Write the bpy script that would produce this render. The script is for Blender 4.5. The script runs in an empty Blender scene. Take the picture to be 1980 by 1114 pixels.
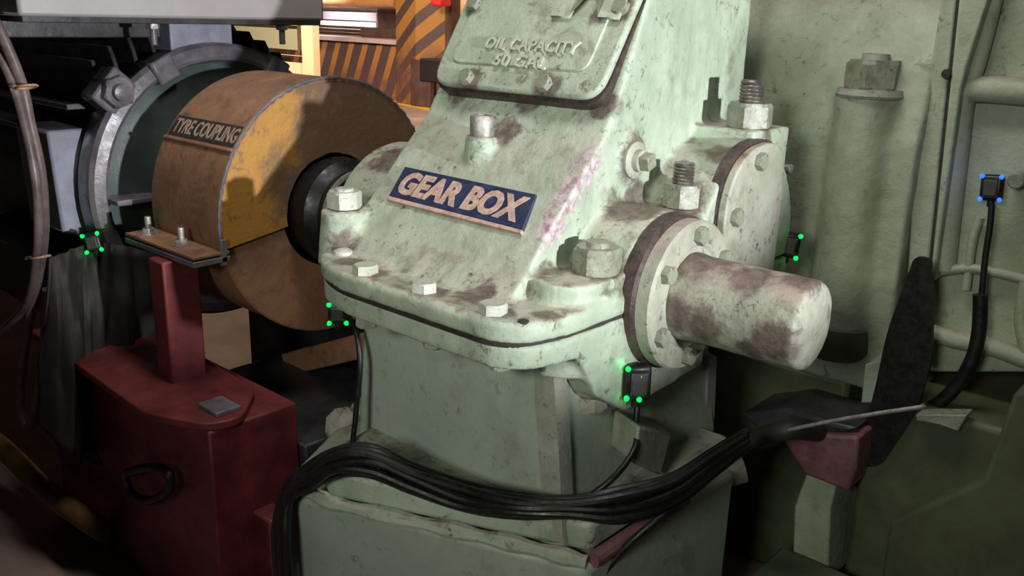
import bpy, bmesh, math, random
import numpy as np
from mathutils import Vector, Matrix, noise
random.seed(7)
S = bpy.context.scene
COL = S.collection
PI = math.pi

# ------------------------------------------------------------------ camera, world, light, exposure
F, CX, CY = 1750.0, 990.0, 557.0
YAW, PIT, ROL = [math.radians(v) for v in (131.35, 16.9, 1.63)]
CAM = Vector((1.11, -1.416, 1.52))
_h = Vector((math.cos(YAW), math.sin(YAW), 0)); _r = Vector((math.sin(YAW), -math.cos(YAW), 0)); _z = Vector((0, 0, 1))
FWD = _h*math.cos(PIT) - _z*math.sin(PIT); _u = _h*math.sin(PIT) + _z*math.cos(PIT)
RGT = _r*math.cos(ROL) + _u*math.sin(ROL); UP = -_r*math.sin(ROL) + _u*math.cos(ROL)

def at(x, y, X=None, Y=None, Z=None):
    "the point of the photograph (x, y) on the plane X=, Y= or Z= of the place"
    d = RGT*((x-CX)/F) + UP*((CY-y)/F) + FWD
    k, v = [(i, v) for i, v in enumerate((X, Y, Z)) if v is not None][0]
    return CAM + d*((v-CAM[k])/d[k])

cd = bpy.data.cameras.new('camera'); cam = bpy.data.objects.new('camera', cd); COL.objects.link(cam)
cd.sensor_width = 36; cd.lens = 36*F/1980; cd.clip_start = .05; cd.clip_end = 200
cam.matrix_world = Matrix(((RGT.x, UP.x, -FWD.x, CAM.x), (RGT.y, UP.y, -FWD.y, CAM.y), (RGT.z, UP.z, -FWD.z, CAM.z), (0, 0, 0, 1)))
S.camera = cam
w = bpy.data.worlds.new('world'); S.world = w; w.use_nodes = True
w.node_tree.nodes['Background'].inputs[0].default_value = (.55, .5, .45, 1)
w.node_tree.nodes['Background'].inputs[1].default_value = .012
S.view_settings.view_transform = 'Standard'; S.view_settings.look = 'None'
S.view_settings.gamma = 1; S.view_settings.use_curve_mapping = False
S.view_settings.exposure = 0.0

def lamp(name, kind, loc, target, energy, color, size=.3, **k):
    l = bpy.data.lights.new(name, kind); o = bpy.data.objects.new(name, l); COL.objects.link(o)
    l.energy = energy; l.color = color
    if kind == 'AREA': l.shape = 'RECTANGLE'; l.size = size; l.size_y = k.get('size_y', size)
    elif kind == 'SPOT':
        l.shadow_soft_size = size; l.spot_size = math.radians(k['cone']); l.spot_blend = k['blend']
    else: l.shadow_soft_size = size
    o.location = loc
    if target is not None: o.rotation_euler = (Vector(target)-Vector(loc)).to_track_quat('-Z', 'Y').to_euler()
    return o
# work lamp to the right of the machine, aimed a little high so that the plinths stay dark
lamp('work_lamp', 'SPOT', (2.9, -.42, 1.47), (.1, -.10, 1.62), 590, (.96, .97, 1.0), .05, cone=35, blend=.55)
# fill spot added behind the viewer; its soft cone leaves base and left dark
lamp('front_fill', 'SPOT', (1.0, -2.75, 2.0), (.0, -.05, 1.12), 150, (.99, 1.0, .92), .28, cone=48, blend=1.0)
# fluorescent ceiling fitting over the machine
lamp('ceiling_lamp', 'AREA', (-.1, -.25, 3.3), (-.1, -.05, 1.1), 30, (1.0, .95, .90), 1.3, size_y=.4)
# warm sodium lamp of the hall beyond, then lamps added to brighten single areas
lamp('hall_lamp', 'AREA', (-9.5, 5.0, 5.0), (-11.5, 9.2, .6), 330, (1.0, .78, .60), 2.0)
lamp('floor_patch_fill', 'SPOT', (-4.4, 2.4, 3.2), (-2.65, .70, 0), 230, (1.0, .76, .55), .1, cone=15, blend=.4)  # narrow spot added to light only the floor patch in the gap
lamp('partition_fill', 'AREA', (-6.2, 2.6, 3.6), (-8.0, 5.0, 1.0), 520, (1.0, .80, .58), 1.2)  # area lamp added to brighten the cream partition
lamp('sheet_fill', 'SPOT', (-14.0, 8.4, 4.4), (-13.3, 9.95, 1.3), 2200, (1.0, .93, 1.0), .3, cone=30, blend=.5)  # cool spot added in front of the sheets to stand for daylight

SL = Vector((0, .101, .16)).normalized(); SN = Vector((0, -SL.z, SL.y)); SO = Vector((0, .0, 1.36))      # slope of the inspection cover
def at_slope(x, y, d):
    D = (RGT*((x-CX)/F)+UP*((CY-y)/F)+FWD); p = SO+SN*d
    return CAM+D*((p-CAM).dot(SN)/D.dot(SN))
COVER_STAINS = [(*at_slope(x, y, .038), r) for x, y, r in [(907, 156, .036), (1057, 168, .040), (1203, 18, .034), (921, 10, .032), (1160, 30, .03)]]
CAST_STAINS = [(.178, -.125, 1.074, .072), (.175, .155, 1.157, .070), (.182, .395, 1.299, .066), (-.388, -.252, 1.12, .045), (-.19, -.345, 1.038, .040), (-.02, -.35, 1.038, .040), (.145, -.35, 1.038, .040),
    (.16, .02, 1.165, .075), (.115, -.20, 1.045, .06), (.05, -.31, 1.04, .05), (.205, -.30, 1.038, .03), (-.36, -.27, 1.045, .055), (-.28, -.33, 1.04, .04), (.20, .28, 1.26, .06), (.21, .10, 1.15, .05), (-.118, -.045, 1.285, .045), (-.154, -.085, 1.282, .040),
    (.12, .062, 1.252, .062), (-.30, .005, 1.345, .04), (-.1, .0, 1.352, .045), (.08, .005, 1.352, .04), (-.46, -.05, 1.19, .07), (.11, .10, 1.17, .05)]
# ------------------------------------------------------------------ materials
class NT:
    def __init__(s, name):
        s.m = bpy.data.materials.new(name); s.m.use_nodes = True; s.t = s.m.node_tree; s.n = s.t.nodes; s.l = s.t.links
        s.b = s.n['Principled BSDF']; s.co = s.n.new('ShaderNodeTexCoord').outputs['Object']
    def set(s, sock, v):
        if hasattr(v, 'is_linked'): s.l.new(v, sock)
        elif isinstance(v, (tuple, list)) and len(v) == 3 and sock.type == 'RGBA': sock.default_value = (*v, 1)
        else: sock.default_value = v
    def noise(s, scale, detail=6, rough=.6, dist=0, stretch=None, seed=0):
        co = s.co
        if stretch or seed:
            mp = s.n.new('ShaderNodeMapping'); s.l.new(co, mp.inputs[0])
            if stretch: mp.inputs['Scale'].default_value = stretch
            mp.inputs['Location'].default_value = (seed*3.1, seed*1.7, seed*2.3); co = mp.outputs[0]
        x = s.n.new('ShaderNodeTexNoise'); s.l.new(co, x.inputs['Vector'])
        x.inputs['Scale'].default_value = scale; x.inputs['Detail'].default_value = detail
        x.inputs['Roughness'].default_value = rough; x.inputs['Distortion'].default_value = dist
        return x.outputs['Fac']
    def ramp(s, f, a, b, lo=0., hi=1.):
        x = s.n.new('ShaderNodeMapRange'); x.interpolation_type = 'SMOOTHSTEP'
        s.l.new(f, x.inputs[0]); x.inputs[1].default_value = a; x.inputs[2].default_value = b
        x.inputs[3].default_value = lo; x.inputs[4].default_value = hi; return x.outputs[0]
    def math(s, op, a, b=0.):
        x = s.n.new('ShaderNodeMath'); x.operation = op; s.set(x.inputs[0], a); s.set(x.inputs[1], b); return x.outputs[0]
    def mix(s, f, a, b, blend='MIX'):
        x = s.n.new('ShaderNodeMix'); x.data_type = 'RGBA'; x.blend_type = blend
        s.set(x.inputs[0], f); s.set(x.inputs[6], a); s.set(x.inputs[7], b); return x.outputs[2]
    def normal_z(s):
        g = s.n.new('ShaderNodeNewGeometry'); q = s.n.new('ShaderNodeSeparateXYZ'); s.l.new(g.outputs['Normal'], q.inputs[0]); return q.outputs[2]
    def pointy(s): return s.n.new('ShaderNodeNewGeometry').outputs['Pointiness']
    def bump(s, h, strength, dist, prev=None):
        x = s.n.new('ShaderNodeBump'); x.inputs['Strength'].default_value = strength; x.inputs['Distance'].default_value = dist
        s.l.new(h, x.inputs['Height'])
        if prev: s.l.new(prev, x.inputs['Normal'])
        return x.outputs[0]
    def out(s, color, rough, metal=0., normal=None, spec=None):
        s.set(s.b.inputs['Base Color'], color); s.set(s.b.inputs['Roughness'], rough); s.b.inputs['Metallic'].default_value = metal
        if spec is not None: s.b.inputs['Specular IOR Level'].default_value = spec
        if normal: s.l.new(normal, s.b.inputs['Normal'])
        return s.m

def old_paint(name, base, light, dirt=(.05, .038, .03), dust=(.40, .33, .27), spots=.5, dustamt=.7, bumpamt=.5, rough=(.28, .6), crev=True, scale=1., worn=False, stains=()):
    t = NT(name)
    c = t.mix(t.ramp(t.noise(7*scale, 7, .65), .35, .68), base, light)
    # streaks of grime running down
    st = t.ramp(t.noise(10*scale, 6, .7, 0, (1, 1, .25), 3), .50, .74)
    c = t.mix(t.math('MULTIPLY', st, .45*spots), c, tuple(x*.35+.02 for x in base))
    # old smears of brown grease, broad and soft
    sm = t.math('MULTIPLY', t.ramp(t.noise(11*scale, 8, .72, .5, None, 11), .50, .68), t.ramp(t.noise(3.5*scale, 3, .5, 0, None, 12), .40, .62))
    c = t.mix(t.math('MULTIPLY', sm, .75*spots), c, (.15, .125, .095))
    # dust and oil lying on faces that look up
    up = t.ramp(t.normal_z(), .45, .93)
    up = t.math('MULTIPLY', up, t.ramp(t.noise(14*scale, 8, .75, .3, None, 5), .30, .62))
    c = t.mix(t.math('MULTIPLY', up, dustamt), c, dust)
    up2 = t.math('MULTIPLY', t.ramp(t.normal_z(), .5, .95), t.ramp(t.noise(19*scale, 9, .75, .5, None, 9), .47, .64))
    c = t.mix(t.math('MULTIPLY', up2, dustamt*.95), c, (.15, .095, .085))
    # chips and oily spots
    sp = t.ramp(t.noise(38*scale, 9, .78, .4, None, 2), .545, .64)
    sp = t.math('MULTIPLY', sp, t.ramp(t.noise(6*scale, 5, .65, 0, None, 7), .40, .60))
    c = t.mix(t.math('MULTIPLY', sp, spots), c, dirt)
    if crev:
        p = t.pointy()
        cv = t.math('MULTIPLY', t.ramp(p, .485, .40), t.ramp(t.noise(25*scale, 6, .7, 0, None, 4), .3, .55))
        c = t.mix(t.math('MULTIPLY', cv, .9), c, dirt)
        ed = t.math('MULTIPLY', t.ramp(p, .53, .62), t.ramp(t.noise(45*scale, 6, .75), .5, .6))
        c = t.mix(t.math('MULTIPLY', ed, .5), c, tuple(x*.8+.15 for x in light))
    if worn:   # the front corner has been rubbed to a glossy pinkish grey
        q = t.n.new('ShaderNodeSeparateXYZ'); t.l.new(t.co, q.inputs[0])
        along = t.math('MULTIPLY', t.ramp(q.outputs[2], 1.10, 1.15), t.ramp(q.outputs[2], 1.32, 1.24))
        d = t.math('SUBTRACT', q.outputs[1], t.math('MULTIPLY', t.math('SUBTRACT', q.outputs[2], 1.35), .93))
        band = t.math('MULTIPLY', t.ramp(d, .06, .03), t.ramp(q.outputs[0], .075, .10))
        wn = t.math('MULTIPLY', t.math('MULTIPLY', along, band), t.ramp(t.noise(20, 8, .7, .4, None, 8), .36, .56))
        c = t.mix(wn, c, t.mix(t.ramp(t.noise(60, 6, .7), .4, .6), (.30, .20, .21), (.62, .48, .56)))
    if stains:   # grease that has crept out round bolts and collected in corners
        dm = None
        for (x, y, z, rr) in stains:
            vm = t.n.new('ShaderNodeVectorMath'); vm.operation = 'DISTANCE'; t.l.new(t.co, vm.inputs[0]); vm.inputs[1].default_value = (x, y, z)
            d = t.math('DIVIDE', vm.outputs['Value'], rr); dm = d if dm is None else t.math('MINIMUM', dm, d)
        k = t.math('ADD', dm, t.math('MULTIPLY', t.noise(28, 8, .7, .6, None, 14), 1.5))
        c = t.mix(t.ramp(k, 1.78, 1.30, 0, .88), c, t.mix(t.ramp(t.noise(40, 6, .7, 0, None, 15), .4, .65), (.075, .05, .045), (.17, .12, .10)))
    r = t.ramp(t.noise(16*scale, 6, .7, 0, None, 6), .3, .7, rough[0], rough[1])
    n = t.bump(t.noise(34*scale, 7, .6, .2), .5*bumpamt, .012)
    n = t.bump(t.noise(90*scale, 8, .7, 1.2), .5*bumpamt, .006, n)
    return t.out(c, r, 0, n)

def plain(name, col, rough=.5, metal=0., var=.3, scale=20, bumpamt=.2, dark=None):
    t = NT(name)
    d = dark or tuple(x*(1-var) for x in col)
    c = t.mix(t.ramp(t.noise(scale, 8, .65), .35, .65), d, col)
    n = t.bump(t.noise(scale*3, 6, .65), bumpamt, .004)
    return t.out(c, t.ramp(t.noise(scale*1.4, 5), .3, .7, max(.05, rough-.12), min(1, rough+.12)), metal, n)

GREEN = old_paint('green_machine_paint', (.345, .425, .315), (.46, .535, .42), spots=.8, dustamt=.85, dust=(.47, .42, .34))
GREEN_WORN = old_paint('green_casing_paint_rubbed', (.345, .425, .315), (.46, .535, .42), spots=.8, dustamt=.85, dust=(.47, .42, .34), worn=True, stains=CAST_STAINS)
GREEN_COVER = old_paint('green_cover_paint', (.345, .425, .315), (.46, .535, .42), spots=.8, dustamt=.6, dust=(.47, .42, .34), stains=COVER_STAINS)
GREEN_CLEAN = old_paint('green_sheet_paint', (.33, .40, .32), (.38, .45, .365), spots=.45, dustamt=.5, bumpamt=.22, crev=False, scale=.8)
GREEN_CASE = old_paint('green_casing_paint', (.30, .35, .24), (.41, .455, .335), spots=.6, bumpamt=.55, scale=.8)
GREEN_DIRTY = old_paint('grimy_green_paint', (.29, .30, .235), (.39, .40, .33), dust=(.35, .26, .22), spots=.9, dustamt=.85, bumpamt=.5, scale=1.2)
SHAFTCOVER = old_paint('grimy_cover_paint', (.29, .30, .235), (.39, .40, .33), dust=(.36, .26, .22), spots=1., dustamt=.95, bumpamt=.55, scale=1.5, stains=[(.30, .03, 1.10, .085), (.42, .0, 1.09, .05), (.49, -.03, 1.0, .05), (.50, .03, 1.095, .045), (.36, -.05, .99, .05), (.45, -.045, .96, .04), (.30, -.05, 1.0, .05)])
NUT = old_paint('painted_nut', (.19, .21, .155), (.31, .33, .255), spots=.9, dustamt=.4, bumpamt=.35, rough=(.2, .5), crev=False, scale=2.)
BOLT = old_paint('pale_bolt_paint', (.42, .46, .38), (.55, .57, .49), spots=.6, dustamt=.3, bumpamt=.4, crev=False, scale=2.)
THREAD = plain('oily_thread', (.20, .18, .15), .3, .6, .5, 60, .2)
STEEL = plain('dull_steel', (.45, .43, .39), .5, .55, .4, 60, .2)
DARKSEAM = plain('dark_gasket', (.035, .028, .022), .7, 0, .4, 50, .4)
GASKET = plain('oily_gasket', (.075, .047, .042), .5, 0, .6, 60, .4)
BLUE = plain('navy_plate_paint', (.028, .04, .10), .4, 0, .35, 25, .25)
BLACKPLATE = plain('black_plate_paint', (.05, .05, .048), .5, 0, .4, 25, .2)
LETTER = plain('pale_letter_paint', (.62, .44, .36), .5, 0, .25, 60, .2, (.42, .27, .22))
LETTER2 = plain('tan_letter_paint', (.52, .36, .25), .5, 0, .25, 60, .2)
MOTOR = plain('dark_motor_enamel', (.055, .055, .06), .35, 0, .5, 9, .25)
MOTORRING = plain('grey_motor_enamel', (.175, .155, .175), .34, 0, .45, 12, .3)
MOTORGREEN = plain('grey_green_end_shield', (.055, .085, .08), .45, 0, .4, 7, .3)
GREYBOX = plain('pale_grey_box_paint', (.37, .35, .345), .45, 0, .12, 6, .2)
BLUEGREY = plain('blue_grey_enamel', (.28, .28, .36), .4, 0, .25, 14, .2)
RED = plain('dark_red_primer', (.20, .034, .038), .5, 0, .5, 6, .25)
RUBBER = plain('black_rubber', (.008, .008, .008), .45, 0, .3, 40, .1)
CLOTH = plain('dark_rubber_sheet', (.03, .029, .026), .72, 0, .5, 7, .3)
HOSE = plain('dusty_grey_hose', (.17, .13, .12), .45, 0, .5, 14, .2)
TIE = plain('tan_cable_tie', (.45, .28, .18), .5, 0, .2, 30, .1)
CREAM = plain('cream_joinery', (.78, .58, .38), .5, 0, .1, 3, .1)
CREAMWALL = plain('stained_cream_wall', (.72, .47, .29), .8, 0, .3, 1.6, .3, (.45, .24, .13))
BROWN = plain('dark_brown_steel', (.11, .06, .05), .6, 0, .4, 4, .2)
ORANGEPIPE = plain('orange_pipe_paint', (.55, .27, .11), .5, 0, .2, 4, .1)
WHITE = plain('white_sheet_metal', (.85, .80, .82), .4, 0, .08, 2, .05)
LILAC = plain('pale_painted_steel', (.55, .43, .45), .5, 0, .2, 2, .1)
REDBRIGHT = plain('bright_red_paint', (.65, .03, .04), .5, 0, .2, 4, .1)
YELLOWLINE = plain('yellow_floor_paint', (.80, .46, .06), .6, 0, .25, 5, .1)
CONCRETE = plain('dusty_brown_concrete', (.36, .27, .22), .8, 0, .4, 1.5, .4)
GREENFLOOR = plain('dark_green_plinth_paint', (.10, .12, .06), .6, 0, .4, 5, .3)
PINKISH = plain('faded_red_oxide', (.22, .10, .10), .6, 0, .4, 20, .3)

def rust_mat():
    t = NT('brown_rusty_sheet')
    c = t.mix(t.ramp(t.noise(5, 8, .7), .3, .7), (.22, .11, .062), (.40, .21, .12))
    c = t.mix(t.ramp(t.noise(18, 9, .75, .5), .52, .72), c, (.11, .055, .035))
    c = t.mix(t.math('MULTIPLY', t.ramp(t.noise(40, 6, .7, 0, None, 4), .62, .7), .5), c, (.36, .23, .15))
    n = t.bump(t.noise(14, 8, .6), .4, .012); n = t.bump(t.noise(120, 6, .7), .35, .003, n)
    return t.out(c, t.ramp(t.noise(12, 5), .3, .7, .45, .75), 0, n)
RUST = rust_mat()
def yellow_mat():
    t = NT('worn_yellow_sheet_painted_shade'); q = t.n.new('ShaderNodeSeparateXYZ'); t.l.new(t.co, q.inputs[0])
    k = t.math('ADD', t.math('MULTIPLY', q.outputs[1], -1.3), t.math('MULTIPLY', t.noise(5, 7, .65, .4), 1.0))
    c = t.mix(t.ramp(k, .52, .68), (.16, .095, .055), (.45, .22, .042))  # brown on the far side paints in the gearbox shadow; speckles are worn paint
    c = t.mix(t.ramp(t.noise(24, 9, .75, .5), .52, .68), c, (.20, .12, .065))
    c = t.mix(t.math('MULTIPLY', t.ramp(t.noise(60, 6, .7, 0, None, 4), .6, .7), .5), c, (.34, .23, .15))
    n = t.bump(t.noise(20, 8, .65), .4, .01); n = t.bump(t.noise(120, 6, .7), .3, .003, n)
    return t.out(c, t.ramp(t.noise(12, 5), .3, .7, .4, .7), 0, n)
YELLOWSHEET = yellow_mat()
def stripes(name, ax, az, period, duty, a, b, fade):
    t = NT(name); q = t.n.new('ShaderNodeSeparateXYZ'); t.l.new(t.co, q.inputs[0])
    u = t.math('ADD', t.math('MULTIPLY', q.outputs[0], ax), t.math('MULTIPLY', q.outputs[2], az))
    u = t.math('ADD', u, t.math('MULTIPLY', t.noise(6, 4), .06*period))
    fr = t.math('FRACT', t.math('DIVIDE', u, period))
    m = t.math('LESS_THAN', fr, duty)
    c = t.mix(m, b, a)
    low_tint = t.math('MULTIPLY', t.ramp(q.outputs[2], fade[0], fade[1]), t.ramp(t.noise(3.5, 6, .7), .3, .6))
    c = t.mix(low_tint, c, (.13, .06, .05))  # blotchy dark red-brown, stronger towards the bottom
    return t.out(c, .55)
STRIPE1 = stripes('hazard_stripes_wall', 1.0, -.45, .385, .40, (.38, .17, .05), (.085, .055, .058), (.75, .0))
STRIPE2 = stripes('hazard_stripes_pillar', 1.0, -1.25, .56, .55, (.32, .15, .032), (.07, .046, .042), (1.15, .6))
def emit(name, col, st):
    t = NT(name); t.b.inputs['Base Color'].default_value = (*[c*.5 for c in col], 1)
    t.b.inputs['Emission Color'].default_value = (*col, 1); t.b.inputs['Emission Strength'].default_value = st
    t.b.inputs['Roughness'].default_value = .3; return t.m
LEDG = emit('green_led', (.0, 1, .045), 5); LEDB = emit('blue_led', (.02, .10, 1), 2.6)
def glassy():
    t = NT('frosted_pane'); t.out((.26, .27, .19), .35); return t.m
PANE = glassy()

# ------------------------------------------------------------------ building helpers
WM = {}
def link(o, parent=None, M=None):
    COL.objects.link(o); M = M or Matrix()
    if parent is not None:
        o.parent = parent; o.matrix_parent_inverse = WM[parent.name].inverted()
    o.matrix_basis = M; WM[o.name] = M; return o
def thing(name, loc, label, cat, group=None):
    o = bpy.data.objects.new(name, None); o.empty_display_size = .05
    link(o, None, Matrix.Translation(loc)); o['label'] = label; o['category'] = cat
    if group: o['group'] = group
    return o
def tag(o, label, cat, group=None):
    o['label'] = label; o['category'] = cat
    if group: o['group'] = group
    return o
def mesh_of(bm, name, smooth=True, ang=35):
    bmesh.ops.recalc_face_normals(bm, faces=bm.faces)
    me = bpy.data.meshes.new(name); bm.to_mesh(me); bm.free()
    if smooth:
        for p in me.polygons: p.use_smooth = True
        try: me.set_sharp_from_angle(angle=math.radians(ang))
        except Exception: pass
    return me
def obj(name, bm, mat, parent=None, M=None, bevel=0, seg=2, smooth=True, ang=35, label=None, structure=False):
    me = bm if isinstance(bm, bpy.types.Mesh) else mesh_of(bm, name, smooth, ang)
    if not me.materials: me.materials.append(mat)
    o = bpy.data.objects.new(name, me); link(o, parent, M)
    if bevel:
        b = o.modifiers.new('bevel', 'BEVEL'); b.width = bevel; b.segments = seg; b.limit_method = 'ANGLE'; b.angle_limit = math.radians(30)
    if label: o['label'] = label
    if structure: o['kind'] = 'structure'
    return o
def add(bm, verts, faces):
    vs = [bm.verts.new(v) for v in verts]
    for f in faces:
        try: bm.faces.new([vs[i] for i in f])
        except ValueError: pass
    return vs
BOXF = [(0, 1, 3, 2), (4, 6, 7, 5), (0, 4, 5, 1), (2, 3, 7, 6), (0, 2, 6, 4), (1, 5, 7, 3)]
def box(bm, x0, x1, y0, y1, z0, z1, M=None):
    v = [Vector((x, y, z)) for x in (x0, x1) for y in (y0, y1) for z in (z0, z1)]
    if M: v = [M @ p for p in v]
    return add(bm, v, BOXF)
def prism(bm, pts, ext, base=(0, 0, 0)):
    "polygon pts (3-D, planar) pushed along ext"
    n = len(pts); e = Vector(ext); P = [Vector(p) for p in pts]
    return add(bm, P+[p+e for p in P], [tuple(range(n)), tuple(range(2*n-1, n-1, -1))]+[(i, (i+1) % n, n+(i+1) % n, n+i) for i in range(n)])
def frame(axis, up=None):
    a = Vector(axis).normalized(); u = Vector(up) if up else (Vector((0, 0, 1)) if abs(a.z) < .9 else Vector((1, 0, 0)))
    b = (u - a*u.dot(a)).normalized(); c = a.cross(b)
    return b, c, a
def lathe(bm, origin, axis, prof, n=32, up=None, a0=0., a1=2*PI):
    "prof: (radius, along) rows about the axis; closes the ends it can"
    b, c, a = frame(axis, up); O = Vector(origin); full = abs(a1-a0-2*PI) < 1e-6; m = n if full else n+1
    rows = []
    for r, t in prof:
        if r < 1e-6: rows.append([bm.verts.new(O+a*t)])
        else: rows.append([bm.verts.new(O+a*t+(b*math.cos(a0+(a1-a0)*k/n)+c*math.sin(a0+(a1-a0)*k/n))*r) for k in range(m)])
    for R1, R2 in zip(rows, rows[1:]):
        for k in range(n):
            k2 = (k+1) % m
            if len(R1) == 1 and len(R2) == 1: continue
            if len(R1) == 1: bm.faces.new((R1[0], R2[k], R2[k2]))
            elif len(R2) == 1: bm.faces.new((R1[k], R2[0], R1[k2]))
            else: bm.faces.new((R1[k], R2[k], R2[k2], R1[k2]))
    return rows
def cyl(bm, origin, axis, r, h, n=32, r2=None):
    r2 = r if r2 is None else r2
    lathe(bm, origin, axis, [(0, 0), (r, 0), (r2, h), (0, h)], n)
def catmull(P, k=8):
    P = [Vector(p) for p in P]; Q = []
    for i in range(len(P)-1):
        p0, p1, p2, p3 = P[max(i-1, 0)], P[i], P[i+1], P[min(i+2, len(P)-1)]
        for j in range(k):
            t = j/k; Q.append(.5*((2*p1)+(p2-p0)*t+(2*p0-5*p1+4*p2-p3)*t*t+(3*p1-p0-3*p2+p3)*t**3))
    Q.append(P[-1]); return Q
def tube(bm, pts, r, n=10, k=8, smooth=True, ribs=0.):
    P = catmull(pts, k) if smooth else [Vector(p) for p in pts]
    rings = []; up = Vector((.13, .2, .97))
    for i, p in enumerate(P):
        d = (P[min(i+1, len(P)-1)]-P[max(i-1, 0)]).normalized(); b = (up-d*up.dot(d)).normalized(); c = d.cross(b); up = b
        rr = r(i/(len(P)-1)) if callable(r) else r
        if ribs: rr *= 1+(ribs if i % 2 else -ribs)
        rings.append([bm.verts.new(p+(b*math.cos(2*PI*j/n)+c*math.sin(2*PI*j/n))*rr) for j in range(n)])
    for A, B in zip(rings, rings[1:]):
        for j in range(n): bm.faces.new((A[j], A[(j+1) % n], B[(j+1) % n], B[j]))
    bm.faces.new(rings[0][::-1]); bm.faces.new(rings[-1])
def NB(): return bmesh.new()
def rounded(pts, r, k=5):
    "round the corners of a closed 2-D polygon; r a number or one per corner"
    out = []; n = len(pts)
    for i in range(n):
        p = Vector(pts[i]); a = Vector(pts[i-1]); b = Vector(pts[(i+1) % n]); rr = r[i] if isinstance(r, (list, tuple)) else r
        la, lb = (a-p).length, (b-p).length; q = min(rr, la*.48, lb*.48)
        A = p+(a-p)*(q/la); B = p+(b-p)*(q/lb)
        for j in range(k+1):
            t = j/k; out.append(A*(1-t)**2+p*(2*t*(1-t))+B*t*t)
    return out

_hx = {}
def hex_mesh(R, h, dome=.12, key='hex'):
    k = (round(R, 4), round(h, 4), key)
    if k in _hx: return _hx[k]
    bm = NB(); rows = []
    def ring(r, z, n=24):
        vs = []
        for i in range(n):
            a = 2*PI*i/n; hexr = R*math.cos(PI/6)/math.cos(((a+PI/6) % (PI/3))-PI/6)
            vs.append(bm.verts.new((min(hexr, r)*math.cos(a), min(hexr, r)*math.sin(a), z)))
        return vs
    rows = [ring(R*.93, 0), ring(R*1.01, h*.06), ring(R*1.01, h*(1-dome)), ring(R*.86, h)]
    for A, B in zip(rows, rows[1:]):
        for i in range(24): bm.faces.new((A[i], A[(i+1) % 24], B[(i+1) % 24], B[i]))
    bm.faces.new(rows[0][::-1]); bm.faces.new(rows[-1])
    _hx[k] = mesh_of(bm, key, True, 22); return _hx[k]
def MX(pos, axis=(0, 0, 1), rot=0., up=None):
    b, c, a = frame(axis, up)
    m = Matrix(((b.x, c.x, a.x, pos[0]), (b.y, c.y, a.y, pos[1]), (b.z, c.z, a.z, pos[2]), (0, 0, 0, 1)))
    return m @ Matrix.Rotation(rot, 4, 'Z')
_st = {}
def stud_mesh(r, h, thread=True):
    k = (round(r, 4), round(h, 4), thread)
    if k in _st: return _st[k]
    bm = NB(); prof = [(0, 0), (r, 0)]
    if thread:
        n = max(3, int(h/.0075))
        for i in range(n):
            z = h*.9*i/n; prof += [(r, z+.001), (r*.90, z+h*.9/n*.5), (r, z+h*.9/n*.98)]
    prof += [(r*.98, h*.93), (r*.86, h), (0, h)]
    lathe(bm, (0, 0, 0), (0, 0, 1), prof, 20); _st[k] = mesh_of(bm, 'stud', True, 40); return _st[k]
def hexbolt(name, parent, pos, axis, R, h, rot=0., mat=BOLT, washer=None, label=None):
    me = hex_mesh(R, h, .15, 'hex_'+mat.name)
    o = obj(name, me, mat, parent, MX(pos, axis, rot), label=label)
    return o
def nut_on_stud(parent, pos, R, h, sr, sh, rot=0., mat=NUT, smat=THREAD, thread=True, label=None):
    o = obj('hex_nut', hex_mesh(R, h, .14, 'nut_'+mat.name), mat, parent, MX(pos, (0, 0, 1), rot), label=label)
    obj('stud', stud_mesh(sr, sh+.004, thread), smat, o, MX((pos[0], pos[1], pos[2]+h-.004)))
    return o

def bake(o, wob=0., wscale=14., tilt=0.):
    "apply the modifiers; then a little foundry unevenness"
    bpy.context.view_layer.update()
    dg = bpy.context.evaluated_depsgraph_get()
    me = bpy.data.meshes.new_from_object(o.evaluated_get(dg)); o.modifiers.clear(); o.data = me
    n = len(me.vertices); co = np.empty(n*3, 'f'); me.vertices.foreach_get('co', co); co = co.reshape(-1, 3)
    if wob:
        no = np.empty(n*3, 'f'); me.vertex_normals.foreach_get('vector', no); no = no.reshape(-1, 3)
        d = np.array([noise.noise(Vector(c)*wscale)+.5*noise.noise(Vector(c)*wscale*2.7) for c in co.tolist()], 'f')
        co = co+no*(d*wob)[:, None]; me.vertices.foreach_set('co', co.ravel()); me.update()
    for p in me.polygons: p.use_smooth = True
    return o
def cast(name, bm, mat, parent, voxel=.006, smooth=4, wob=.0012, wscale=14., label=None):
    o = obj(name, bm, mat, parent, smooth=False, label=label)
    r = o.modifiers.new('fuse', 'REMESH'); r.mode = 'VOXEL'; r.voxel_size = voxel; r.use_smooth_shade = True
    s = o.modifiers.new('soften', 'SMOOTH'); s.factor = .5; s.iterations = smooth
    bake(o, wob, wscale)
    if not o.data.materials: o.data.materials.append(mat)
    return o

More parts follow.
